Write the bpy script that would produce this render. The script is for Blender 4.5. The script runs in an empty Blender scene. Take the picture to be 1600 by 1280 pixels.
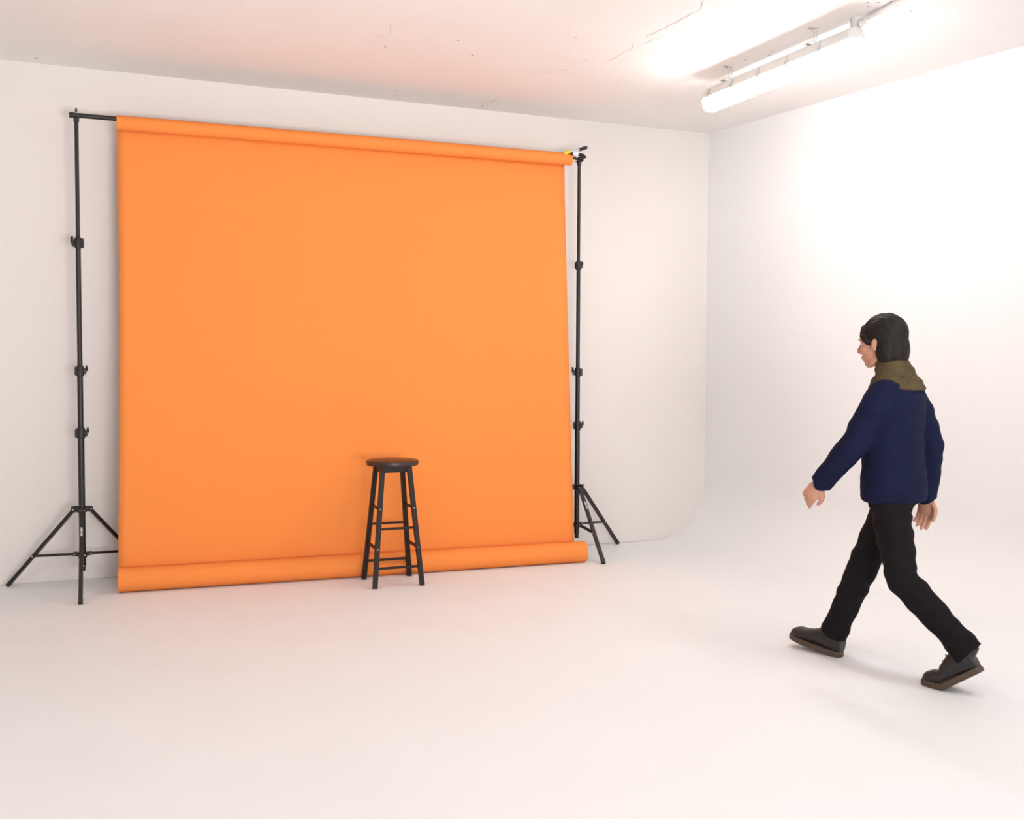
import bpy, bmesh, math, random
from mathutils import Vector, Matrix, noise

C = bpy.context.scene.collection
S = bpy.context.scene
random.seed(7)
PI = math.pi

# ---------------------------------------------------------------- camera, light, exposure
H = 1.27
YAW, PITCH, ROLL = 0.3766, 0.0429, 0.0039
fw = Vector((math.sin(YAW)*math.cos(PITCH), math.cos(YAW)*math.cos(PITCH), -math.sin(PITCH)))
rt = Vector((math.cos(YAW), -math.sin(YAW), 0))
up = rt.cross(fw)
rt = (rt*math.cos(ROLL) + up*math.sin(ROLL)).normalized()
up = rt.cross(fw)
cam_data = bpy.data.cameras.new('camera')
cam_data.sensor_width = 36.0
cam_data.lens = 36.0*1556/1600
cam = bpy.data.objects.new('camera', cam_data)
cam.matrix_world = Matrix(((rt.x, up.x, -fw.x, 0), (rt.y, up.y, -fw.y, 0), (rt.z, up.z, -fw.z, H), (0, 0, 0, 1)))
C.objects.link(cam)
S.camera = cam

S.view_settings.view_transform = 'Standard'
S.view_settings.look = 'None'
S.view_settings.gamma = 1.0
S.view_settings.use_curve_mapping = False
S.view_settings.exposure = 0.09

world = bpy.data.worlds.new('world')
world.use_nodes = True
world.node_tree.nodes['Background'].inputs[0].default_value = (0.85, 0.92, 1.0, 1)
world.node_tree.nodes['Background'].inputs[1].default_value = 0.3
S.world = world

def area(name, loc, target, sx, sy, power, color):
    d = bpy.data.lights.new(name, 'AREA')
    d.shape = 'RECTANGLE'; d.size = sx; d.size_y = sy; d.energy = power; d.color = color
    o = bpy.data.objects.new(name, d); C.objects.link(o)
    o.location = loc
    o.rotation_euler = (Vector(target)-Vector(loc)).to_track_quat('-Z', 'Y').to_euler()
    return o
# unseen lights: added fills, plus the next batten inferred along the conduit
area('added_broad_fill', (2.0, -2.9, 1.5), (2.0, 3.0, 2.6), 5.2, 2.4, 95, (0.975, 0.99, 1.0))  # added broad fill from behind, no daylight source known
area('unseen_batten_fill', (3.42, 2.1, 2.85), (3.42, 2.1, 0), 0.12, 1.2, 17, (0.98, 0.99, 0.99))
area('unseen_batten_fill', (-2.6, 1.5, 2.85), (-2.6, 1.5, 0), 0.12, 1.2, 32, (0.98, 0.99, 0.99))  # added batten-shaped fill over the left side
area('added_ceiling_fill', (1.2, -1.0, 0.7), (0.8, 5.3, 3.3), 1.6, 1.0, 46, (0.99, 0.99, 0.98)).data.spread = 1.5  # added fill aimed upward to brighten the ceiling
LAMP = 31.0

# ---------------------------------------------------------------- room constants
D = 6.37            # back wall plane
HC = 2.993          # ceiling
XC = 4.069          # corner
SL = 0.1883         # the right wall opens outwards towards the viewer
YB = -3.0; XL = -4.2

# ---------------------------------------------------------------- materials
def mat(name, col, rough=0.5, metal=0.0, bump=0.0, scale=80.0, var=0.0, vscale=3.0, spec=0.5, coat=0.0):
    m = bpy.data.materials.new(name); m.use_nodes = True
    nt = m.node_tree; b = nt.nodes['Principled BSDF']
    b.inputs['Base Color'].default_value = (*col, 1)
    b.inputs['Roughness'].default_value = rough
    b.inputs['Metallic'].default_value = metal
    b.inputs['Specular IOR Level'].default_value = spec
    b.inputs['Coat Weight'].default_value = coat
    tc = nt.nodes.new('ShaderNodeTexCoord')
    if var:
        n = nt.nodes.new('ShaderNodeTexNoise'); n.inputs['Scale'].default_value = vscale; n.inputs['Detail'].default_value = 6
        nt.links.new(tc.outputs['Object'], n.inputs['Vector'])
        r = nt.nodes.new('ShaderNodeMapRange')
        r.inputs[1].default_value = 0.3; r.inputs[2].default_value = 0.7
        r.inputs[3].default_value = 1-var; r.inputs[4].default_value = 1+var
        nt.links.new(n.outputs['Fac'], r.inputs[0])
        mx = nt.nodes.new('ShaderNodeVectorMath'); mx.operation = 'SCALE'
        mx.inputs[0].default_value = col
        nt.links.new(r.outputs[0], mx.inputs['Scale'])
        nt.links.new(mx.outputs[0], b.inputs['Base Color'])
    if bump:
        n = nt.nodes.new('ShaderNodeTexNoise'); n.inputs['Scale'].default_value = scale; n.inputs['Detail'].default_value = 8
        nt.links.new(tc.outputs['Object'], n.inputs['Vector'])
        bp = nt.nodes.new('ShaderNodeBump'); bp.inputs['Strength'].default_value = bump; bp.inputs['Distance'].default_value = 0.002
        nt.links.new(n.outputs['Fac'], bp.inputs['Height'])
        nt.links.new(bp.outputs[0], b.inputs['Normal'])
    return m

M = {}
M['wall'] = mat('white_wall_paint', (0.87, 0.86, 0.855), 0.85, bump=0.25, scale=60, var=0.012, vscale=1.2, spec=0.2)
M['wall_b'] = mat('light_evened_wall_paint', (0.80, 0.742, 0.706), 0.85, bump=0.25, scale=60, var=0.012, vscale=1.2, spec=0.2)  # wall colour darkened and warmed to even out the light at the corner
M['ceiling'] = mat('white_ceiling_paint', (0.90, 0.865, 0.845), 0.9, bump=0.4, scale=40, var=0.015, vscale=2, spec=0.1)
M['floor'] = mat('white_floor_paint', (0.86, 0.855, 0.855), 0.6, bump=0.15, scale=50, var=0.012, vscale=2.5, spec=0.3)
M['paper'] = mat('orange_seamless_paper', (0.88, 0.268, 0.064), 0.85, bump=0.12, scale=220, var=0.01, vscale=1.5, spec=0.15)
M['black_metal'] = mat('black_anodised_metal', (0.014, 0.0095, 0.009), 0.42, 0.1, bump=0.05, scale=200)
M['black_plastic'] = mat('black_plastic', (0.013, 0.009, 0.0085), 0.5, bump=0.05, scale=200)
M['rivet'] = mat('bright_rivet', (0.75, 0.73, 0.7), 0.3, 0.9)
M['ink'] = mat('white_print', (0.8, 0.78, 0.78), 0.6)
M['stool'] = mat('dark_stained_wood', (0.012, 0.006, 0.005), 0.5, bump=0.2, scale=90, var=0.15, vscale=20, spec=0.3)
M['seat'] = mat('dark_stained_seat_wood', (0.035, 0.016, 0.012), 0.38, bump=0.2, scale=90, var=0.15, vscale=20)
M['white_plastic'] = mat('white_housing_plastic', (0.74, 0.73, 0.70), 0.5, bump=0.03)
M['pipe'] = mat('painted_conduit', (0.78, 0.76, 0.74), 0.6, bump=0.1)
M['clip'] = mat('steel_clip', (0.55, 0.55, 0.55), 0.35, 0.9)
M['gland'] = mat('warm_lit_gland', (0.85, 0.62, 0.25), 0.4, 0.5)  # yellow-ish lid and gland, warm light on them put into the colour
M['yellow'] = mat('yellow_rubber', (0.78, 0.62, 0.03), 0.6)
M['silver'] = mat('silver_steel', (0.58, 0.57, 0.60), 0.4, 0.3)
M['skin'] = mat('skin', (0.56, 0.27, 0.18), 0.55, bump=0.1, scale=120, var=0.05, vscale=12)
M['hair'] = mat('dark_hair', (0.010, 0.006, 0.005), 0.6, bump=0.5, scale=160, var=0.3, vscale=40, spec=0.25)
M['navy'] = mat('navy_cloth', (0.008, 0.010, 0.034), 0.85, bump=0.3, scale=300, var=0.1, vscale=10, spec=0.12)
M['trousers'] = mat('charcoal_denim', (0.010, 0.008, 0.009), 0.85, bump=0.3, scale=300, var=0.1, vscale=10, spec=0.12)
M['collar'] = mat('olive_brown_fabric', (0.085, 0.06, 0.03), 0.9, bump=0.5, scale=180, var=0.25, vscale=25, spec=0.15)
M['boot'] = mat('black_leather', (0.010, 0.007, 0.007), 0.4, bump=0.2, scale=100)
M['sole'] = mat('brown_rubber_sole', (0.075, 0.045, 0.028), 0.6, bump=0.2, scale=120)
M['eye'] = mat('eye_white', (0.75, 0.72, 0.7), 0.2)
M['iris'] = mat('brown_iris', (0.05, 0.025, 0.015), 0.2)
M['lip'] = mat('lips', (0.42, 0.14, 0.11), 0.45)
M['crack'] = mat('ceiling_crack', (0.64, 0.55, 0.48), 0.9)
M['speck'] = mat('dark_speck', (0.22, 0.18, 0.16), 0.9)
M['glue'] = mat('white_filler', (0.92, 0.92, 0.92), 0.5)
M['joint_tone'] = mat('dark_joint', (0.60, 0.565, 0.54), 0.9)
m = bpy.data.materials.new('lit_diffuser'); m.use_nodes = True
b = m.node_tree.nodes['Principled BSDF']
b.inputs['Base Color'].default_value = (0.9, 0.9, 0.9, 1)
b.inputs['Emission Color'].default_value = (0.97, 0.985, 0.98, 1)
b.inputs['Emission Strength'].default_value = LAMP
M['diffuser'] = m

# ---------------------------------------------------------------- mesh helpers
def frame(d, hint=Vector((0, 0, 1))):
    d = Vector(d).normalized()
    if abs(d.dot(hint)) > 0.98: hint = Vector((1, 0, 0))
    a = hint.cross(d).normalized(); b = d.cross(a).normalized()
    return a, b

class MB:
    def __init__(s): s.bm = bmesh.new()
    def box(s, c, size, rot=None, bevel=0.0):
        r = bmesh.ops.create_cube(s.bm, size=1.0)
        vs = r['verts']
        R = rot if rot is not None else Matrix.Identity(3)
        for v in vs: v.co = Vector(c) + R @ Vector((v.co.x*size[0], v.co.y*size[1], v.co.z*size[2]))
        if bevel:
            es = list({e for v in vs for e in v.link_edges})
            bmesh.ops.bevel(s.bm, geom=es, offset=bevel, segments=2, affect='EDGES', profile=0.5)
        return s
    def tube(s, pts, rad, n=16, caps=True, hint=None, sx=1.0, square=False):
        """tube through pts; rad: number or list of numbers or (ra, rb) pairs"""
        pts = [Vector(p) for p in pts]
        rings = []
        prev = None
        for i, p in enumerate(pts):
            if i == 0: d = pts[1]-pts[0]
            elif i == len(pts)-1: d = pts[-1]-pts[-2]
            else: d = (pts[i+1]-p).normalized()+(p-pts[i-1]).normalized()
            d.normalize()
            if hint is not None: a, b = frame(d, Vector(hint))
            elif prev is None: a, b = frame(d)
            else:
                a = (prev - d*prev.dot(d)).normalized(); b = d.cross(a)
            prev = a
            r = rad[i] if isinstance(rad, list) else rad
            ra, rb = r if isinstance(r, (list, tuple)) else (r, r)
            ring = []
            for k in range(n):
                t = 2*PI*(k+0.5)/n
                x, y = math.cos(t), math.sin(t)
                if square:
                    q = max(abs(x), abs(y)); x /= q; y /= q
                ring.append(s.bm.verts.new(p + a*x*ra + b*y*rb))
            rings.append(ring)
        for r0, r1 in zip(rings, rings[1:]):
            for k in range(n):
                s.bm.faces.new((r0[k], r0[(k+1) % n], r1[(k+1) % n], r1[k]))
        if caps:
            s.bm.faces.new(list(reversed(rings[0]))); s.bm.faces.new(rings[-1])
        return s
    def bar(s, a, b, w, h, hint=(0, 0, 1)):
        return s.tube([a, b], (w/2, h/2), n=4, hint=hint, square=True)
    def ball(s, c, r, rot=None, seg=24):
        q = bmesh.ops.create_uvsphere(s.bm, u_segments=seg, v_segments=seg//2, radius=1.0)
        R = rot if rot is not None else Matrix.Identity(3)
        if not isinstance(r, (list, tuple)): r = (r, r, r)
        for v in q['verts']: v.co = Vector(c) + R @ Vector((v.co.x*r[0], v.co.y*r[1], v.co.z*r[2]))
        return s
    def limb(s, pts, rad, n=20):
        """tube with rounded joints and ends"""
        s.tube(pts, rad, n=n)
        for p, r in zip(pts, rad):
            s.ball(p, r if not isinstance(r, (list, tuple)) else min(r), seg=16)
        return s
    def lathe(s, c, prof, n=48, axis=Vector((0, 0, 1))):
        a, b = frame(axis); ax = Vector(axis).normalized(); rings = []
        for r, z in prof:
            rings.append([s.bm.verts.new(Vector(c)+ax*z+(a*math.cos(2*PI*k/n)+b*math.sin(2*PI*k/n))*max(r, 1e-5)) for k in range(n)])
        for r0, r1 in zip(rings, rings[1:]):
            for k in range(n): s.bm.faces.new((r0[k], r0[(k+1) % n], r1[(k+1) % n], r1[k]))
        s.bm.faces.new(list(reversed(rings[0]))); s.bm.faces.new(rings[-1])
        return s
    def rings(s, rs, n=40):
        """horizontal elliptical rings: (cx, cy, z, rx, ry)"""
        out = []
        for cx, cy, z, rx, ry in rs:
            out.append([s.bm.verts.new((cx+rx*math.cos(2*PI*k/n), cy+ry*math.sin(2*PI*k/n), z)) for k in range(n)])
        for r0, r1 in zip(out, out[1:]):
            for k in range(n): s.bm.faces.new((r0[k], r0[(k+1) % n], r1[(k+1) % n], r1[k]))
        s.bm.faces.new(list(reversed(out[0]))); s.bm.faces.new(out[-1])
        return s
    def quad(s, *p):
        s.bm.faces.new([s.bm.verts.new(q) for q in p]); return s
    def build(s, name, material, parent=None, smooth=40, remesh=0.0, iters=0, sub=0):
        bmesh.ops.remove_doubles(s.bm, verts=s.bm.verts, dist=1e-6)
        bmesh.ops.recalc_face_normals(s.bm, faces=s.bm.faces)
        me = bpy.data.meshes.new(name); s.bm.to_mesh(me); s.bm.free()
        me.materials.append(material)
        o = bpy.data.objects.new(name, me); C.objects.link(o)
        if remesh:
            md = o.modifiers.new('r', 'REMESH'); md.mode = 'VOXEL'; md.voxel_size = remesh
            if iters:
                sm = o.modifiers.new('s', 'SMOOTH'); sm.iterations = iters; sm.factor = 0.5
            bpy.context.view_layer.update()
            dg = bpy.context.evaluated_depsgraph_get()
            new = bpy.data.meshes.new_from_object(o.evaluated_get(dg))
            o.modifiers.clear(); o.data = new; new.name = name
            if not new.materials: new.materials.append(material)
            new.shade_smooth()
        elif smooth:
            me.shade_smooth() if smooth >= 180 else me.set_sharp_from_angle(angle=math.radians(smooth))
            if smooth < 180:
                for p in me.polygons: p.use_smooth = True
        if parent:
            o.parent = parent
        return o

def normals(o): return [(v, v.normal.copy()) for v in o.data.vertices]
def tag(o, label=None, cat=None, group=None, kind=None):
    for k, v in (('label', label), ('category', cat), ('group', group), ('kind', kind)):
        if v: o[k] = v
    return o
def empty(name, loc, rz=0):
    o = bpy.data.objects.new(name, None); C.objects.link(o)
    o.empty_display_size = 0.1
    o.location = loc; o.rotation_euler = (0, 0, rz); return o

# ---------------------------------------------------------------- the setting
def rw(y, off=0.0): return XC + SL*(D-y) - off     # x of the right wall at depth y
T = 0.12
# right wall with a cove curving into the floor
R = 0.42
mb = MB()
nrm = Vector((-1, -SL, 0)).normalized()            # inward normal of the right wall
prof = [(0.0, HC+0.02)]
for k in range(25):
    a = PI/2*k/24
    prof.append((R-R*math.cos(a), R-R*math.sin(a)))
prof.append((R+0.004, -0.02)); prof.append((-T, -0.02)); prof.append((-T, HC+0.02))
cols = []
for y in (D+0.05, YB):
    base = Vector((rw(y), y, 0))
    cols.append([mb.bm.verts.new(base+nrm*d+Vector((0, 0, z))) for d, z in prof])
for k in range(len(prof)):
    k2 = (k+1) % len(prof)
    mb.bm.faces.new((cols[0][k], cols[0][k2], cols[1][k2], cols[1][k]))
mb.bm.faces.new(cols[0]); mb.bm.faces.new(cols[1])
tag(mb.build('wall_right', M['wall'], smooth=30), kind='structure')
tag(MB().box(((XL+XC+0.3)/2, D+T/2, HC/2), (XC+0.3-XL+0.2, T, HC+0.04)).build('wall_back', M['wall_b'], smooth=0), kind='structure')
tag(MB().box((XL-T/2, (D+YB)/2, HC/2), (T, D-YB, HC+0.04)).build('wall_left', M['wall'], smooth=0), kind='structure')
# wall behind the viewer with a wide opening added to let light in
mb = MB(); XR = rw(YB)
mb.box(((XL-0.7)/2, YB-T/2, HC/2), (-0.7-XL, T, HC+0.04))
mb.box(((XR+4.7)/2, YB-T/2, HC/2), (XR-4.7, T, HC+0.04))
mb.box((2.0, YB-T/2, 2.86), (5.4, T, 0.28))
mb.box((2.0, YB-T/2, 0.12), (5.4, T, 0.28))
tag(mb.build('wall_front', M['wall'], smooth=0), kind='structure')
fl = MB().box(((XL+XR)/2, (D+YB)/2, -0.06), (XR-XL+0.4, D-YB+0.4, 0.12)).build('floor', M['floor'], smooth=0)
tag(fl, kind='structure')
ce = MB().box(((XL+XR)/2, (D+YB)/2, HC+0.06), (XR-XL+0.4, D-YB+0.4, 0.12)).build('ceiling', M['ceiling'], smooth=0)
tag(ce, kind='structure')

# cracks, specks and nail marks in the ceiling
def crack(pts, w, name='crack', m='crack', wob=0.012):
    mb = MB(); P = []
    for (x0, y0), (x1, y1) in zip(pts, pts[1:]):
        n = max(2, int(math.hypot(x1-x0, y1-y0)/0.03))
        for k in range(n):
            t = k/n
            P.append((x0+(x1-x0)*t+random.uniform(-wob, wob), y0+(y1-y0)*t+random.uniform(-wob, wob)*0.6))
    P.append(pts[-1])
    prev = None
    for i, (x, y) in enumerate(P):
        a = P[max(0, i-1)]; c = P[min(len(P)-1, i+1)]
        d = Vector((c[0]-a[0], c[1]-a[1], 0)).normalized(); nn = Vector((-d.y, d.x, 0))
        ww = 0.75*w*random.uniform(0.35, 1.0) if 0 < i < len(P)-1 else w*0.1
        cur = [mb.bm.verts.new(Vector((x, y, HC-0.0012))+nn*ww/2), mb.bm.verts.new(Vector((x, y, HC-0.0012))-nn*ww/2)]
        if prev: mb.bm.faces.new((prev[0], prev[1], cur[1], cur[0]))
        prev = cur
    return mb.build(name, M[m], ce, smooth=0)
crack([(2.57, 3.9), (2.58, 4.087), (2.617, 4.18), (2.626, 4.308), (2.614, 4.392), (2.609, 4.495), (2.588, 4.588), (2.585, 4.66)], 0.009)
crack([(2.575, 4.75), (2.61, 4.871), (2.602, 5.044), (2.584, 5.127)], 0.007)
crack([(2.66, 4.58), (2.64, 4.70), (2.60, 4.80)], 0.006)
crack([(2.50, 5.06), (2.444, 5.211), (2.43, 5.27)], 0.006)
crack([(2.44, 5.30), (2.386, 5.394), (2.34, 5.45)], 0.009)
crack([(2.294, 6.046), (2.283, 6.134), (2.259, 6.212), (2.268, 6.36)], 0.009)
crack([(1.30, 4.95), (1.33, 5.1), (1.28, 5.22)], 0.004)
crack([(2.515, 5.09), (2.535, 5.15), (2.575, 5.14)], 0.008, name='filler_streak', m='glue', wob=0.002)
mb = MB()
specks = [(-0.405, 6.265), (0.12, 6.257), (0.626, 6.257), (1.10, 6.24), (1.362, 5.323), (1.693, 5.074), (1.67, 6.238), (3.309, 3.825),
          (3.354, 3.807), (3.347, 3.864), (3.579, 3.834), (3.275, 5.343), (3.337, 4.60), (2.246, 4.792), (1.844, 5.281), (3.29, 4.78), (3.36, 4.66)]
for x, y in specks:
    s_ = random.uniform(0.004, 0.007)
    mb.lathe((x, y, HC-0.002), [(s_, 0.001), (s_*0.6, 0.0)], n=8)
mb.build('nail_marks', M['speck'], ce, smooth=0)
# darker joint lines where the back wall meets floor and ceiling
MB().box((-0.6, D-0.002, 0.0025), (3.0, 0.006, 0.005)).build('joint_line', M['joint_tone'], fl, smooth=0)
MB().box((3.25, D-0.002, 0.0025), (0.7, 0.005, 0.004)).build('joint_line', M['joint_tone'], fl, smooth=0)

# ---------------------------------------------------------------- ceiling batten light
def along(t):                                      # centre line of the fixture
    a = Vector((3.262, 5.12, 0)); b_ = Vector((3.325, 3.90, 0)); return a.lerp(b_, t)
lamp = empty('ceiling_light', (along(0.5).x, along(0.5).y, 2.87))
tag(lamp, 'long white tubular light fitting glowing on the ceiling, hung from two small brackets', 'ceiling light')
lo = Vector(lamp.location)
dirv = (along(1)-along(0)).normalized(); side = Vector((-dirv.y, dirv.x, 0))
def stad(mb, z0, w0, z1, w1, L0, L1, n=12, mid=None):
    """long body with rounded plan ends, lofted between levels"""
    levels = [(z0, w0, L0)] + (mid or []) + [(z1, w1, L1)]
    rings = []
    for z, w, L in levels:
        ring = []; r = w/2*0.8
        for sx, sy in ((1, 1), (-1, 1), (-1, -1), (1, -1)):
            for k in range(n+1):
                base = {(1, 1): 0, (-1, 1): PI/2, (-1, -1): PI, (1, -1): 1.5*PI}[(sx, sy)]
                a = base+PI/2*k/n
                ring.append(mb.bm.verts.new(dirv*(sx*(L/2-r)+r*math.cos(a))+side*(sy*(w/2-r)+r*math.sin(a))+Vector((0, 0, z))))
        rings.append(ring)
    N = len(rings[0])
    for r0, r1 in zip(rings, rings[1:]):
        for k in range(N): mb.bm.faces.new((r0[k], r0[(k+1) % N], r1[(k+1) % N], r1[k]))
    mb.bm.faces.new(rings[0]); mb.bm.faces.new(list(reversed(rings[-1])))
    return mb
stad(MB(), -0.022, 0.108, 0.036, 0.060, 1.250, 1.20, mid=[(-0.010, 0.108, 1.250), (-0.008, 0.100, 1.24), (0.022, 0.088, 1.228)]).build('housing', M['white_plastic'], lamp)
stad(MB(), -0.092, 0.052, -0.020, 0.102, 1.20, 1.244, mid=[(-0.086, 0.072, 1.22), (-0.072, 0.088, 1.232), (-0.050, 0.097, 1.240)]).build('diffuser', M['diffuser'], lamp)
for t in (0.06, 0.24, 0.43, 0.62, 0.82):
    for sg in (-1, 1):
        p = dirv*((t-0.5)*1.22)+side*sg*0.052
        c = MB()
        c.tube([p+Vector((0, 0, -0.032)), p+side*sg*0.006+Vector((0, 0, -0.012)), p-side*sg*0.004+Vector((0, 0, 0.012)), p-side*sg*0.012+Vector((0, 0, 0.026))], (0.007, 0.002), n=8)
        c.build('clip', M['clip'], lamp)
for hy in (4.926, 4.219):
    t = (5.12-hy)/1.22
    q = along(t)-Vector((lo.x, lo.y, 0)); zc = HC-lo.z
    c = MB()
    c.box(q+Vector((0, 0, zc-0.002)), (0.055, 0.026, 0.004), bevel=0.001)
    c.lathe(q+Vector((0, 0, zc-0.012)), [(0.007, 0), (0.009, 0.004), (0.009, 0.009)], n=12)
    c.tube([q+Vector((0.004, 0, zc-0.01)), q+Vector((0.003, 0, zc-0.055)), q+Vector((0.012, 0, zc-0.066)), q+Vector((0.022, 0, zc-0.05)), q+Vector((0.026, 0, zc-0.012))], 0.0014, n=8)
    c.box(q+Vector((0, 0, 0.040)), (0.10, 0.022, 0.003))
    c.tube([q+Vector((-0.05, 0, 0.040)), q+Vector((-0.012, 0, 0.058)), q+Vector((0.012, 0, 0.062))], 0.0016, n=8)
    c.build('bracket', M['clip'], lamp)

jb = empty('junction_box', (3.405, 4.015, HC))
tag(jb, 'small round white junction box on the ceiling at the near end of the glowing light', 'junction box')
MB().lathe((0, 0, -0.075), [(0.025, 0), (0.028, 0.004), (0.028, 0.075)], n=32).build('box', M['white_plastic'], jb)
MB().lathe((0, 0, -0.081), [(0.026, 0), (0.030, 0.002), (0.030, 0.006)], n=32).build('lid', M['gland'], jb)
MB().tube([(-0.01, -0.035, -0.045), (0.006, -0.060, -0.035)], 0.019, n=20).build('pipe_socket', M['white_plastic'], jb)
MB().tube([(-0.010, 0.0, -0.078), (-0.03, -0.03, -0.10), (-0.06, -0.075, -0.112), (-0.075, -0.110, -0.112)], 0.008, n=14).build('cable_gland', M['gland'], jb)
cd = empty('conduit_pipe', (3.41, 3.96, HC))
tag(cd, 'white painted conduit pipe running along the ceiling from the junction box out of frame', 'pipe')
P0 = Vector((0.01, -0.01, -0.018)); P1 = Vector((-0.10, -1.3, -0.018))
MB().tube([P0, P1], 0.0125, n=20).build('pipe', M['pipe'], cd)
for t in (0.16, 0.7):
    q = P0.lerp(P1, t)
    MB().tube([q+Vector((0, 0.008, 0)), q+Vector((0, -0.008, 0))], 0.0155, n=20).box(q+Vector((0, 0, 0.014)), (0.06, 0.018, 0.006)).build('pipe_clip', M['pipe'], cd)

# ---------------------------------------------------------------- tripod stands
def tripod(loc, legs, knobs, label, ztop, logo_leg, logo_rot, stub):
    t = empty('light_stand', loc)
    tag(t, label, 'tripod stand')
    # telescopic column
    secs = [(0.13, 0.875, 0.0175), (0.875, 1.235, 0.0155), (1.235, 1.955, 0.0135), (1.955, ztop-0.02, 0.0110)]
    for z0, z1, r in secs:
        MB().tube([(0, 0, z0), (0, 0, z1)], r, n=24).build('pole_section', M['black_metal'], t)
    for (z, ang), r in zip(knobs, (0.0175, 0.0155, 0.0135)):
        c = MB().lathe((0, 0, z-0.030), [(r+0.002, 0), (r+0.006, 0.004), (r+0.006, 0.050), (r+0.003, 0.058), (r, 0.062)], n=24)
        d = Vector((math.cos(ang), math.sin(ang), 0))
        c.box(d*(r+0.008)+Vector((0, 0, z)), (0.018, 0.018, 0.034), rot=Matrix.Rotation(ang, 3, 'Z'), bevel=0.002)
        c.box(-d*(r+0.007)+Vector((0, 0, z+0.0)), (0.012, 0.022, 0.046), rot=Matrix.Rotation(ang, 3, 'Z'), bevel=0.002)
        co = c.build('collar', M['black_plastic'], t)
        k = MB().tube([d*(r+0.012)+Vector((0, 0, z+0.010)), d*(r+0.018)+Vector((0, 0, z+0.012))], 0.004, n=12)
        k.ball(d*(r+0.019)+Vector((0, 0, z+0.014)), (0.008, 0.012, 0.012), rot=Matrix.Rotation(ang, 3, 'Z'), seg=16)
        k.box(d*(r+0.019)+Vector((0, 0, z+0.016)), (0.010, 0.006, 0.034), rot=Matrix.Rotation(ang, 3, 'Z'), bevel=0.002)
        k.build('knob', M['black_plastic'], co)
        MB().ball(d*(r+0.014)+Vector((0, 0, z-0.022)), 0.004, seg=10).build('screw', M['rivet'], co)
    # spreader and lower hub
    zs = 0.452; zh = 0.195
    sp = MB().lathe((0, 0, zs-0.018), [(0.021, 0), (0.024, 0.004), (0.024, 0.032), (0.021, 0.036)], n=24)
    hb = MB().lathe((0, 0, zh-0.022), [(0.020, 0), (0.023, 0.004), (0.023, 0.030), (0.020, 0.034)], n=24)
    plans = []
    for L in legs:
        d = Vector((L[0], L[1], 0)).normalized(); s_ = Vector((-d.y, d.x, 0))
        for sg in (-1, 1):
            sp.box(d*0.036+s_*sg*0.0125+Vector((0, 0, zs)), (0.040, 0.004, 0.030), rot=Matrix.Rotation(math.atan2(d.y, d.x), 3, 'Z'), bevel=0.001)
            hb.box(d*0.034+s_*sg*0.009+Vector((0, 0, zh)), (0.036, 0.003, 0.020), rot=Matrix.Rotation(math.atan2(d.y, d.x), 3, 'Z'), bevel=0.001)
        plans.append((d, s_, math.hypot(L[0], L[1])))
    MB_sp = sp.build('spreader', M['black_plastic'], t); MB_hb = hb.build('lower_hub', M['black_plastic'], t)
    MB().tube([(0, 0, 0.10), (0, 0, 0.14)], 0.014, n=20).build('column_cap', M['black_plastic'], t)
    for i, (d, s_, Rr) in enumerate(plans):
        a = d*0.048+Vector((0, 0, zs-0.004)); e = d*(Rr-0.008)+Vector((0, 0, 0.014))
        lg = MB().bar(a, e, 0.018, 0.0215, hint=s_).build('leg', M['black_metal'], t, smooth=0)
        dd = (e-a).normalized()
        MB().bar(e-dd*0.02, e+dd*0.012, 0.020, 0.0235, hint=s_).build('foot_cap', M['black_plastic'], lg, smooth=0)
        k = 0.62
        m_ = a.lerp(e, k)
        br = MB()
        for sg in (-1, 1):
            br.bar(d*0.045+s_*sg*0.0075+Vector((0, 0, zh)), m_+s_*sg*0.0095, 0.003, 0.012, hint=(0, 0, 1))
        br.build('brace', M['black_metal'], t, smooth=0)
        for q in (d*0.046+Vector((0, 0, zs-0.002)), d*0.042+Vector((0, 0, zh)), m_):
            MB().tube([q-s_*0.0155, q+s_*0.0160], 0.0042, n=12).build('rivet', M['rivet'], lg)
        if i == logo_leg:
            cu = bpy.data.curves.new('lettering', 'FONT'); cu.body = 'NEEWER'; cu.size = 0.0145; cu.extrude = 0.0004
            cu.align_x = 'CENTER'; cu.align_y = 'CENTER'; cu.offset = 0.0004
            tmp = bpy.data.objects.new('lettering', cu); C.objects.link(tmp)
            bpy.context.view_layer.update()
            me = bpy.data.meshes.new_from_object(tmp.evaluated_get(bpy.context.evaluated_depsgraph_get()))
            bpy.data.objects.remove(tmp)
            me.materials.append(M['ink'])
            o = bpy.data.objects.new('lettering', me); C.objects.link(o); o.parent = lg
            q = a.lerp(e, 0.25)
            if logo_rot == 'front':                # outward face of the leg
                nf = (s_.cross(dd)); nf = nf if nf.dot(Vector((0, 0, 1))) > 0 else -nf
                h_ = 0.0095
            else:
                nf = s_ if s_.x < 0 else s_
                nf = s_*logo_rot; h_ = 0.0112
            yy = nf.cross(dd)
            o.matrix_local = Matrix(((dd.x, yy.x, nf.x, q.x+nf.x*h_), (dd.y, yy.y, nf.y, q.y+nf.y*h_), (dd.z, yy.z, nf.z, q.z+nf.z*h_), (0, 0, 0, 1)))
    # head: spigot, saddle carrying the crossbar
    hd = MB().lathe((0, 0, ztop-0.045), [(0.013, 0), (0.015, 0.004), (0.015, 0.022), (0.010, 0.026)], n=20)
    hd.box((0, 0, ztop-0.0165), (0.040, 0.034, 0.008), bevel=0.002)
    hd.build('saddle', M['black_plastic'], t)
    if stub:
        MB().lathe((0, 0, ztop+0.011), [(0.006, 0), (0.006, 0.010), (0.003, 0.022)], n=12).build('spigot', M['rivet' if False else 'black_plastic'], t)
    return t
ZB = 2.664                                        # crossbar axis at the left
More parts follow.
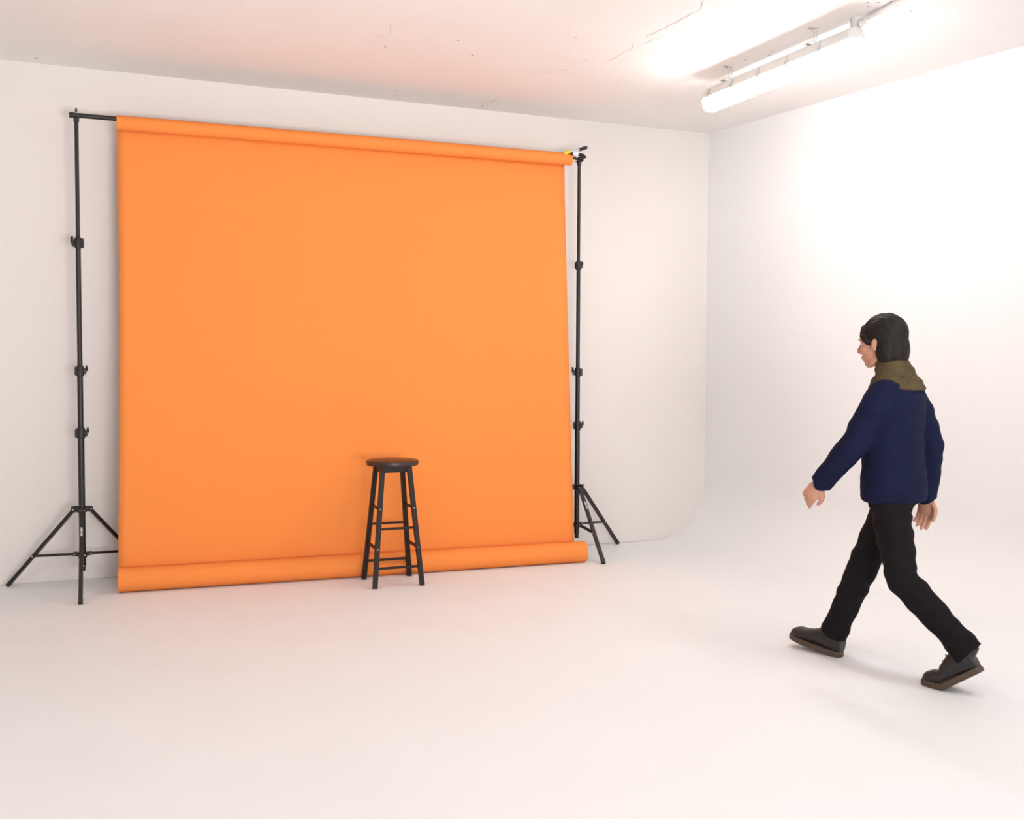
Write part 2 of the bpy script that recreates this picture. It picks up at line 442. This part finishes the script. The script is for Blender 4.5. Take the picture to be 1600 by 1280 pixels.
tripod((-0.200, 6.13, 0), [(-0.403, 0.190), (0.0, -0.424), (0.39, 0.185)],
       [(0.885, -0.1), (1.236, 0.0), (1.955, PI-0.2)],
       'tall black tripod stand at the left edge of the orange paper backdrop', 2.672, 1, 'front', True)
st2 = tripod((2.908, 6.14, 0), [(-0.010, -0.432), (0.415, 0.185), (-0.40, 0.17)],
       [(0.872, -0.25), (1.234, PI-0.3), (1.956, 0.3)],
       'tall black tripod stand at the right edge of the orange paper, winged knob on top', 2.672, 0, 'front', False)
# wing knob of the right stand
k = MB()
k.tube([(0.012, 0, 2.672), (0.016, 0, 2.694)], 0.007, n=12)
k.tube([(-0.016, -0.004, 2.700), (0.006, -0.002, 2.700), (0.032, 0, 2.695), (0.050, 0.002, 2.683)], [(0.011, 0.010), (0.013, 0.012), (0.012, 0.012), (0.007, 0.007)], n=12)
k.build('wing_knob', M['black_plastic'], st2)

cb = MB().tube([(-0.232, 6.13, ZB-0.0), (2.80, 6.135, ZB+0.010), (2.85, 6.135, ZB+0.009), (2.90, 6.135, ZB+0.008), (2.935, 6.135, ZB+0.008)], [0.0135, 0.0135, 0.0075, 0.0115, 0.0125], n=24)
cb.tube([(-0.236, 6.13, ZB), (-0.205, 6.13, ZB)], 0.0155, n=24)
cb = cb.build('crossbar', M['black_metal'])
tag(cb, 'black metal crossbar resting on both stands and carrying the orange paper', 'crossbar')

# ---------------------------------------------------------------- orange paper backdrop
bd = empty('paper_backdrop', (1.4, 5.9, 0))
tag(bd, 'wide orange seamless paper backdrop hanging from the crossbar with its rolled end on the floor', 'backdrop')
off = Vector((-1.4, -5.9, 0))
def roll(a, b, r, name, rin, extra=0.0, sag=0.0):
    mb = MB(); n = 56; a = Vector(a); b = Vector(b); d = (b-a).normalized(); u, v = frame(d)
    segs = 24; outer = []; inner = []
    for i in range(segs+1):
        t = i/segs; c = a.lerp(b, t)+off
        rr = r*(1+0.012*math.sin(t*9+r*50))
        c = c+Vector((0, sag*math.sin(PI*t), 0))
        outer.append([mb.bm.verts.new(c+(u*math.cos(2*PI*k/n)+v*math.sin(2*PI*k/n))*rr) for k in range(n)])
    inner = []
    for c in (a+off, b+off):
        inner.append([mb.bm.verts.new(c+(u*math.cos(2*PI*k/n)+v*math.sin(2*PI*k/n))*rin) for k in range(n)])
    for r0, r1 in zip(outer, outer[1:]):
        for k in range(n): mb.bm.faces.new((r0[k], r0[(k+1) % n], r1[(k+1) % n], r1[k]))
    for e, i_ in ((outer[0], inner[0]), (outer[-1], inner[-1])):
        for k in range(n): mb.bm.faces.new((e[k], e[(k+1) % n], i_[(k+1) % n], i_[k]))
    for k in range(n): mb.bm.faces.new((inner[0][k], inner[0][(k+1) % n], inner[1][(k+1) % n], inner[1][k]))
    return mb.build(name, M['paper'], bd, smooth=40)
roll((0.009, 6.13, 2.643), (2.842, 6.135, 2.662), 0.0415, 'top_roll', 0.0145)
roll((-0.012, 5.940, 0.0690), (2.818, 5.832, 0.0670), 0.0670, 'floor_roll', 0.022)
# hanging sheet: from behind the top roll to behind the floor roll
mb = MB(); NX, NZ = 60, 60; g = []
for i in range(NX+1):
    s_ = i/NX; row = []
    ytop = 6.13+0.005*s_+0.0405; ztop = 2.643+0.019*s_
    ybot = (5.940-0.108*s_)+0.0665; zbot = 0.068
    for j in range(NZ+1):
        t = j/NZ                                      # 0 top, 1 bottom
        xl = 0.009-0.021*t + 0.011*math.sin(PI*min(1, t*1.1))
        xr = 2.815-0.037*t + 0.004*math.sin(PI*t)
        y = ytop+(ybot-ytop)*(t**1.25) + 0.006*math.sin(PI*t)*math.sin(s_*5.2+t*1.5)
        y += 0.004*math.sin(s_*17)*t*(1-t)*2
        row.append(mb.bm.verts.new(Vector((xl+(xr-xl)*s_, y, ztop+(zbot-ztop)*t))+off))
    g.append(row)
for i in range(NX):
    for j in range(NZ): mb.bm.faces.new((g[i][j], g[i+1][j], g[i+1][j+1], g[i][j+1]))
sh = mb.build('paper_sheet', M['paper'], bd, smooth=180)
so = sh.modifiers.new('thickness', 'SOLIDIFY'); so.thickness = 0.0008; so.offset = 0

# spring clamp on the right end of the top roll
cl = empty('spring_clamp', (2.846, 6.09, 2.687))
tag(cl, 'silver spring clamp with yellow tips and dark grip on the top roll, right end', 'clamp')
def seg(mb, a, b, w, h): return mb.bar(a, b, w, h, hint=(0, 1, 0))
MB().tube([(-0.066, 0, 0.002), (-0.050, 0, 0.010), (-0.024, 0, 0.020)], [(0.013, 0.011), (0.014, 0.013), (0.012, 0.010)], n=12).build('jaw_tip', M['yellow'], cl)
jaw = MB().tube([(-0.026, 0, 0.020), (-0.004, 0, 0.025), (0.020, 0, 0.028), (0.040, 0, 0.034)], [(0.012, 0.008), (0.014, 0.010), (0.013, 0.009), (0.010, 0.008)], n=12)
jaw.tube([(-0.010, 0, 0.020), (0.010, 0, 0.0), (0.024, 0, -0.018)], [(0.011, 0.014), (0.012, 0.016), (0.009, 0.007)], n=12)
jaw.box((0.010, 0, 0.010), (0.044, 0.022, 0.034), rot=Matrix.Rotation(-0.2, 3, 'Y'), bevel=0.006)
jaw.build('clamp_body', M['silver'], cl)
MB().tube([(0.036, 0, 0.032), (0.062, 0, 0.041), (0.088, 0, 0.050)], [(0.013, 0.011), (0.013, 0.012), (0.012, 0.010)], n=12).build('grip', M['black_plastic'], cl)
MB().tube([(-0.014, -0.012, 0.004), (-0.014, 0.012, 0.004)], 0.008, n=16).build('spring', M['black_plastic'], cl)
cl.rotation_euler = (0, 0, -0.25)

# ---------------------------------------------------------------- bar stool
stl = empty('bar_stool', (1.488, 5.663, 0), 0.0)
tag(stl, 'tall round-topped dark wooden bar stool standing in front of the orange backdrop', 'stool')
ZT = 0.722
MB().lathe((0, 0, ZT-0.029), [(0.146, 0), (0.1515, 0.003), (0.1530, 0.008), (0.1530, 0.020), (0.1515, 0.026), (0.146, 0.029)], n=72).build('seat', M['seat'], stl)
hb_, ht_ = 0.140, 0.079
def lp(sx, sy, z):
    t = z/(ZT-0.03); h_ = hb_+(ht_-hb_)*t; return Vector((sx*h_, sy*h_*0.98, z))
ap = MB()
for sx in (-1, 1): ap.box((sx*0.080, 0, ZT-0.047), (0.016, 0.176, 0.036), bevel=0.001)
for sy in (-1, 1): ap.box((0, sy*0.080, ZT-0.047), (0.176, 0.016, 0.036), bevel=0.001)
ap.build('apron', M['stool'], stl)
for sx in (-1, 1):
    for sy in (-1, 1):
        MB().bar(lp(sx, sy, 0.0), lp(sx, sy, ZT-0.03), 0.026, 0.026, hint=(0, 1, 0)).build('leg', M['stool'], stl, smooth=0)
for z in (0.335, 0.112):
    for sy in (-1, 1):
        MB().bar(lp(-1, sy, z), lp(1, sy, z), 0.012, 0.016, hint=(0, 1, 0)).build('rung', M['stool'], stl, smooth=0)
for z in (0.450, 0.222):
    for sx in (-1, 1):
        MB().bar(lp(sx, -1, z), lp(sx, 1, z), 0.012, 0.016, hint=(1, 0, 0)).build('rung', M['stool'], stl, smooth=0)
for z in (0.450, 0.222):
    for sx in (-1, 1):
        q = lp(sx, -1, z); MB().tube([q+Vector((0, -0.010, 0)), q+Vector((0, -0.0142, 0))], 0.0025, n=10).build('screw', M['rivet'], stl)

# ---------------------------------------------------------------- walking person
heading = math.atan2(0.914, -0.406)
PX, PY = 3.00, 3.25
hc = Vector((0.070, 0, 1.378))                      # head centre
tilt = Matrix.Rotation(0.12, 3, 'Y')
def hd(x, y, z): return hc + tilt @ Vector((x, y, z))
bm_ = MB()
bm_.ball(hd(-0.010, 0, 0.022), (0.090, 0.070, 0.084), rot=tilt, seg=32)
bm_.ball(hd(0.024, 0, -0.032), (0.058, 0.054, 0.068), rot=tilt)
bm_.ball(hd(0.058, 0, -0.082), (0.022, 0.024, 0.018))
bm_.tube([hd(-0.02, -0.05, -0.045), hd(0.03, -0.036, -0.082), hd(0.066, 0, -0.088), hd(0.03, 0.036, -0.082), hd(-0.02, 0.05, -0.045)], [0.014, 0.014, 0.012, 0.014, 0.014], n=12)
bm_.tube([hd(0.074, 0, 0.016), hd(0.088, 0, -0.004), hd(0.101, 0, -0.024)], [0.007, 0.008, 0.011], n=12)
bm_.ball(hd(0.093, 0, -0.029), (0.016, 0.016, 0.009))
bm_.ball(hd(0.066, 0, -0.056), (0.019, 0.026, 0.026))
bm_.ball(hd(0.076, 0, -0.052), (0.012, 0.022, 0.012))
bm_.tube([hd(0.062, -0.045, 0.018), hd(0.076, -0.02, 0.023), hd(0.078, 0, 0.020), hd(0.076, 0.02, 0.023), hd(0.062, 0.045, 0.018)], 0.009, n=10)
for sg in (-1, 1):
    bm_.ball(hd(0.0665, sg*0.029, 0.0085), (0.011, 0.015, 0.0065))
    bm_.ball(hd(0.0645, sg*0.029, -0.0105), (0.010, 0.014, 0.005))
    bm_.ball(hd(0.055, sg*0.034, -0.022), (0.022, 0.020, 0.022))
    bm_.ball(hd(-0.004, sg*0.070, -0.006), (0.017, 0.008, 0.030), rot=Matrix.Rotation(-0.25, 3, 'Y'))
    bm_.ball(hd(-0.001, sg*0.071, -0.028), (0.009, 0.006, 0.011))
bm_.limb([hd(-0.028, 0, -0.04), (0.020, 0, 1.26), (0.005, 0, 1.20)], [0.046, 0.047, 0.060])
# trunk under the clothes
bm_.rings([(0, 0, .70, .05, .09), (0, 0, .76, .09, .14), (0, 0, .84, .095, .145), (.01, 0, .95, .078, .118), (.01, 0, 1.05, .088, .13), (.005, 0, 1.15, .088, .14), (0, 0, 1.21, .062, .12), (0, 0, 1.235, .04, .06)])
HIP = {1: Vector((0, 0.075, 0.775)), -1: Vector((0, -0.075, 0.775))}
KNEE = {1: Vector((-0.070, 0.080, 0.415)), -1: Vector((0.155, -0.055, 0.420))}
ANK = {1: Vector((-0.325, 0.062, 0.168)), -1: Vector((0.292, -0.045, 0.075))}
SHO = {1: Vector((0.0, 0.138, 1.172)), -1: Vector((0.0, -0.138, 1.172))}
ELB = {1: Vector((0.085, 0.192, 0.965)), -1: Vector((-0.070, -0.176, 0.955))}
WRI = {1: Vector((0.235, 0.170, 0.795)), -1: Vector((-0.060, -0.165, 0.735))}
for sg in (1, -1):
    bm_.limb([HIP[sg], HIP[sg].lerp(KNEE[sg], .5), KNEE[sg], KNEE[sg].lerp(ANK[sg], .35), ANK[sg]], [0.072, 0.062, 0.048, 0.047, 0.033])
    bm_.limb([SHO[sg], SHO[sg].lerp(ELB[sg], .5), ELB[sg], ELB[sg].lerp(WRI[sg], .3), WRI[sg]], [0.038, 0.036, 0.032, 0.032, 0.024])
def hand(mb, w, fwd, pal, sg):
    """w wrist, fwd direction of the hand, pal palm normal; thumb leaves from the forward side"""
    fwd = fwd.normalized(); pal = (pal-fwd*pal.dot(fwd)).normalized(); lat = fwd.cross(pal)*sg
    Rm = Matrix((fwd, lat, pal)).transposed()
    if Rm.determinant() < 0: pal2 = -pal
    mb.ball(w+fwd*0.040, (0.044, 0.036, 0.014), rot=Matrix((fwd, lat, fwd.cross(lat))).transposed())
    mb.tube([w-fwd*0.02, w+fwd*0.02], [(0.022, 0.022), (0.02, 0.02)], n=14)
    for k, (o_, L, cu) in enumerate([(0.027, .064, .35), (0.009, .072, .45), (-0.009, .067, .55), (-0.026, .052, .65)]):
        p = w+fwd*0.070+lat*o_; pts = [p-fwd*0.02, p]
        d = fwd.copy(); ang = 0
        for f_ in (.45, .32, .23):
            ang += cu*0.75
            d = fwd*math.cos(ang)+pal*math.sin(ang)
            pts.append(pts[-1]+d*L*f_)
        mb.limb(pts, [0.0082, 0.0085, 0.0080, 0.0072, 0.0062], n=12)
    p = w+fwd*0.018+lat*0.024
    mb.limb([p, p+fwd*0.022+lat*0.020+pal*0.010, p+fwd*0.046+lat*0.024+pal*0.018, p+fwd*0.064+lat*0.022+pal*0.022], [0.013, 0.011, 0.0095, 0.008], n=12)
hand(bm_, WRI[1]+Vector((0.012, 0, -0.012)), Vector((0.62, -0.02, -0.70)), Vector((0.0, -1, 0)), 1)
hand(bm_, WRI[-1]+Vector((-0.010, 0, -0.014)), Vector((0.15, 0.0, -0.98)), Vector((0.0, 1, 0)), -1)
person = bm_.build('person', M['skin'], remesh=0.004, iters=3)
tag(person, 'person in navy jacket, dark trousers and black boots walking in mid-stride on the white floor', 'person')

# face details
for sg in (-1, 1):
    e = MB().ball(hd(0.0625, sg*0.029, -0.001), 0.0115, seg=20).build('eye', M['eye'], person, smooth=180)
    MB().ball(hd(0.0715, sg*0.0295, -0.001), (0.0032, 0.005, 0.005), rot=tilt, seg=14).build('iris', M['iris'], e, smooth=180)
    MB().tube([hd(0.070, sg*0.046, 0.018), hd(0.083, sg*0.030, 0.0225), hd(0.086, sg*0.014, 0.020)], [0.002, 0.003, 0.002], n=8).build('eyebrow', M['hair'], person)
li = MB().tube([hd(0.0767, -0.020, -0.053), hd(0.0857, -0.008, -0.050), hd(0.0867, 0, -0.051), hd(0.0857, 0.008, -0.050), hd(0.0767, 0.020, -0.053)], [0.001, 0.0035, 0.003, 0.0035, 0.001], n=10)
li.tube([hd(0.0767, -0.018, -0.055), hd(0.0847, -0.008, -0.0585), hd(0.0857, 0.008, -0.0585), hd(0.0767, 0.018, -0.055)], [0.001, 0.004, 0.004, 0.001], n=10)
li.build('lips', M['lip'], person)
# hair: dark, covering crown, sides and nape
h_ = MB()
h_.ball(hd(-0.020, 0, 0.032), (0.094, 0.079, 0.088), rot=tilt, seg=32)
h_.ball(hd(-0.052, 0, -0.030), (0.060, 0.070, 0.090), rot=tilt)
for sg in (-1, 1):
    h_.ball(hd(-0.034, sg*0.056, -0.030), (0.040, 0.024, 0.080), rot=tilt)
    h_.tube([hd(0.052, sg*0.030, 0.070), hd(0.050, sg*0.062, 0.030), hd(0.022, sg*0.074, -0.006)], [0.016, 0.014, 0.010], n=12)
h_.tube([hd(-0.075, 0, -0.06), hd(-0.072, 0, -0.10), hd(-0.066, 0, -0.135)], [(0.048, 0.024), (0.050, 0.022), (0.040, 0.014)], n=20)
hair = h_.build('hair', M['hair'], person, remesh=0.005, iters=2)
for v, vn in normals(hair):
    n_ = noise.noise(Vector((v.co.x*30, v.co.y*160, v.co.z*25)))
    v.co += vn*n_*0.0035

# jacket
j = MB()
j.rings([(.005, 0, .722, .118, .165), (.005, 0, .735, .126, .172), (.005, 0, .80, .122, .168), (.010, 0, .90, .114, .160), (.010, 0, 1.0, .112, .158),
         (.008, 0, 1.10, .114, .162), (.004, 0, 1.165, .106, .164), (.002, 0, 1.205, .090, .140), (.004, 0, 1.235, .072, .100), (.008, 0, 1.262, .060, .072)])
for sg in (1, -1):
    a, e, w = SHO[sg], ELB[sg], WRI[sg]
    j.limb([a+Vector((0, -sg*0.02, -0.012)), a.lerp(e, .4), a.lerp(e, .8), e, e.lerp(w, .35), e.lerp(w, .7), w], [0.066, 0.062, 0.058, 0.057, 0.055, 0.051, 0.044])
jk = j.build('jacket', M['navy'], person, remesh=0.006, iters=4)
for v, vn in normals(jk):
    c_ = v.co
    fold = math.sin(c_.z*70+c_.x*25+noise.noise(c_*9)*5)*0.5+noise.noise(Vector((c_.x*14, c_.y*14, c_.z*26)))
    amp = 0.0035 if abs(c_.y) > 0.15 else 0.003
    v.co += vn*fold*amp
for sg in (1, -1):
    e, w = ELB[sg], WRI[sg]; d = (w-e).normalized()
    MB().tube([w-d*0.022, w-d*0.018, w+d*0.010, w+d*0.014], [0.043, 0.047, 0.046, 0.041], n=28).build('cuff', M['navy'], jk)
MB().tube([(0.130, 0, 0.74), (0.124, 0, 0.85), (0.121, 0, 1.0), (0.121, 0, 1.10), (0.108, 0, 1.17)], [(0.010, 0.004)]*5, n=10).build('placket', M['navy'], jk)
# olive-brown collar round the neck and shoulders
k = MB()
k.rings([(0.0, 0, 1.180, .104, .130), (0.0, 0, 1.190, .106, .134), (.0, 0, 1.215, .098, .125), (.006, 0, 1.245, .080, .094), (.014, 0, 1.275, .072, .078), (.020, 0, 1.292, .070, .074), (.022, 0, 1.300, .062, .066)])
co = k.build('collar', M['collar'], person, remesh=0.005, iters=3)
for v, vn in normals(co):
    v.co += vn*(noise.noise(v.co*35)*0.004+math.sin(v.co.z*160)*0.002)

# trousers
tr = MB()
tr.rings([(0, 0, .685, .06, .10), (0, 0, .72, .092, .140), (0, 0, .80, .098, .145), (0, 0, .87, .090, .135)])
for sg in (1, -1):
    hp, kn, an = HIP[sg], KNEE[sg], ANK[sg]; d = (an-kn).normalized()
    tr.limb([hp+Vector((0, 0, -0.01)), hp.lerp(kn, .35), hp.lerp(kn, .75), kn, kn.lerp(an, .4), kn.lerp(an, .75)],
            [0.080, 0.078, 0.069, 0.064, 0.060, 0.056])
    en = an - d*(0.018 if sg < 0 else -0.016)
    tr.tube([kn.lerp(an, .7), kn.lerp(an, .8), en], [0.054, 0.057, 0.061], n=28)
tj = tr.build('trousers', M['trousers'], person, remesh=0.006, iters=4)
for v, vn in normals(tj):
    c_ = v.co
    v.co += vn*(noise.noise(Vector((c_.x*12, c_.y*12, c_.z*24)))*0.005+math.sin(c_.z*80+c_.x*30+noise.noise(c_*8)*4)*0.002)

# boots: foot frame with x forward along the foot, origin at the sole under the heel
def boot(origin, pitch, toebend, yaw, ankle):
    Rm = Matrix.Rotation(yaw, 3, 'Z') @ Matrix.Rotation(-pitch, 3, 'Y')
    o = Vector(origin)
    def bend(x):                                    # toes bend upward relative to a raised heel
        return 0.0 if x < 0.16 else (x-0.16)
    def W(p):
        x, y, z = p
        if x > 0.165 and toebend:
            q = Vector((x-0.165, y, z)); q = Matrix.Rotation(-toebend, 3, 'Y') @ q; q.x += 0.165; p = q
        return o + Rm @ Vector(p)
    up_ = MB()
    prof = [(-0.004, .028, .010, .088), (0.02, .034, .008, .100), (0.06, .035, .008, .104), (0.10, .035, .008, .088), (0.14, .038, .008, .068), (0.18, .042, .008, .056), (0.215, .040, .009, .052), (0.24, .030, .010, .040), (0.252, .016, .014, .028)]
    rings = []
    n = 24
    for x, w_, z0, z1 in prof:
        zc = (z0+z1)/2+0.008; hz = (z1-z0)/2+0.006
        rings.append([up_.bm.verts.new(W((x, w_*math.cos(2*PI*q/n), zc+hz*math.sin(2*PI*q/n)))) for q in range(n)])
    for r0, r1 in zip(rings, rings[1:]):
        for q in range(n): up_.bm.faces.new((r0[q], r0[(q+1) % n], r1[(q+1) % n], r1[q]))
    up_.bm.faces.new(list(reversed(rings[0]))); up_.bm.faces.new(rings[-1])
    a = W((0.045, 0, 0.07)); s_ = Vector(ankle)
    dd = (s_-a).normalized()
    up_.tube([a, a+dd*0.05, s_+dd*0.03], [(0.040, 0.040), (0.037, 0.038), (0.037, 0.037)], n=24)
    b_ = up_.build('boot', M['boot'], person, remesh=0.004, iters=3)
    so_ = MB(); m_ = 40; r2 = []
    for zz, gr in ((0.0, -0.002), (0.004, 0.001), (0.018, 0.001), (0.024, -0.001)):
        ring = []
        # outline
        for i in range(m_):
            t = i/m_*2*PI
            cx, sy = math.cos(t), math.sin(t)
            x = 0.125+0.133*cx
            w_ = 0.034+0.011*max(0, math.sin((x-0.06)/0.2*PI*0.9)) if x > 0.06 else 0.034
            y = w_*math.copysign(abs(sy)**0.55, sy)
            ring.append(so_.bm.verts.new(W((x+gr*cx, y+math.copysign(gr, y) if abs(y) > 1e-4 else y, zz))))
        r2.append(ring)
    for r0, r1 in zip(r2, r2[1:]):
        for i in range(m_): so_.bm.faces.new((r0[i], r0[(i+1) % m_], r1[(i+1) % m_], r1[i]))
    so_.bm.faces.new(list(reversed(r2[0]))); so_.bm.faces.new(r2[-1])
    so_.build('sole', M['sole'], b_)
    lc = MB()
    for i in range(4):
        x = 0.085+i*0.022; z = 0.112-i*0.0125
        lc.tube([W((x, -0.020, z-0.014)), W((x+0.006, 0, z-0.002)), W((x, 0.020, z-0.014))], 0.0022, n=8)
    lc.build('laces', M['boot'], b_)
    return b_
boot((0.246, -0.040, 0.0005), 0.14, 0.0, -0.10, ANK[-1])
# trailing foot: toes on the floor, heel lifted
pt = 0.62
toe = Vector((-0.250, 0.060, 0.001)); L_ = 0.165
hx = toe.x - L_*math.cos(pt); hz = toe.z + L_*math.sin(pt)
boot((hx, 0.060, hz), -pt, pt, 0.05, ANK[1])
person.location = (PX, PY, 0)
person.rotation_euler = (0, 0, heading)
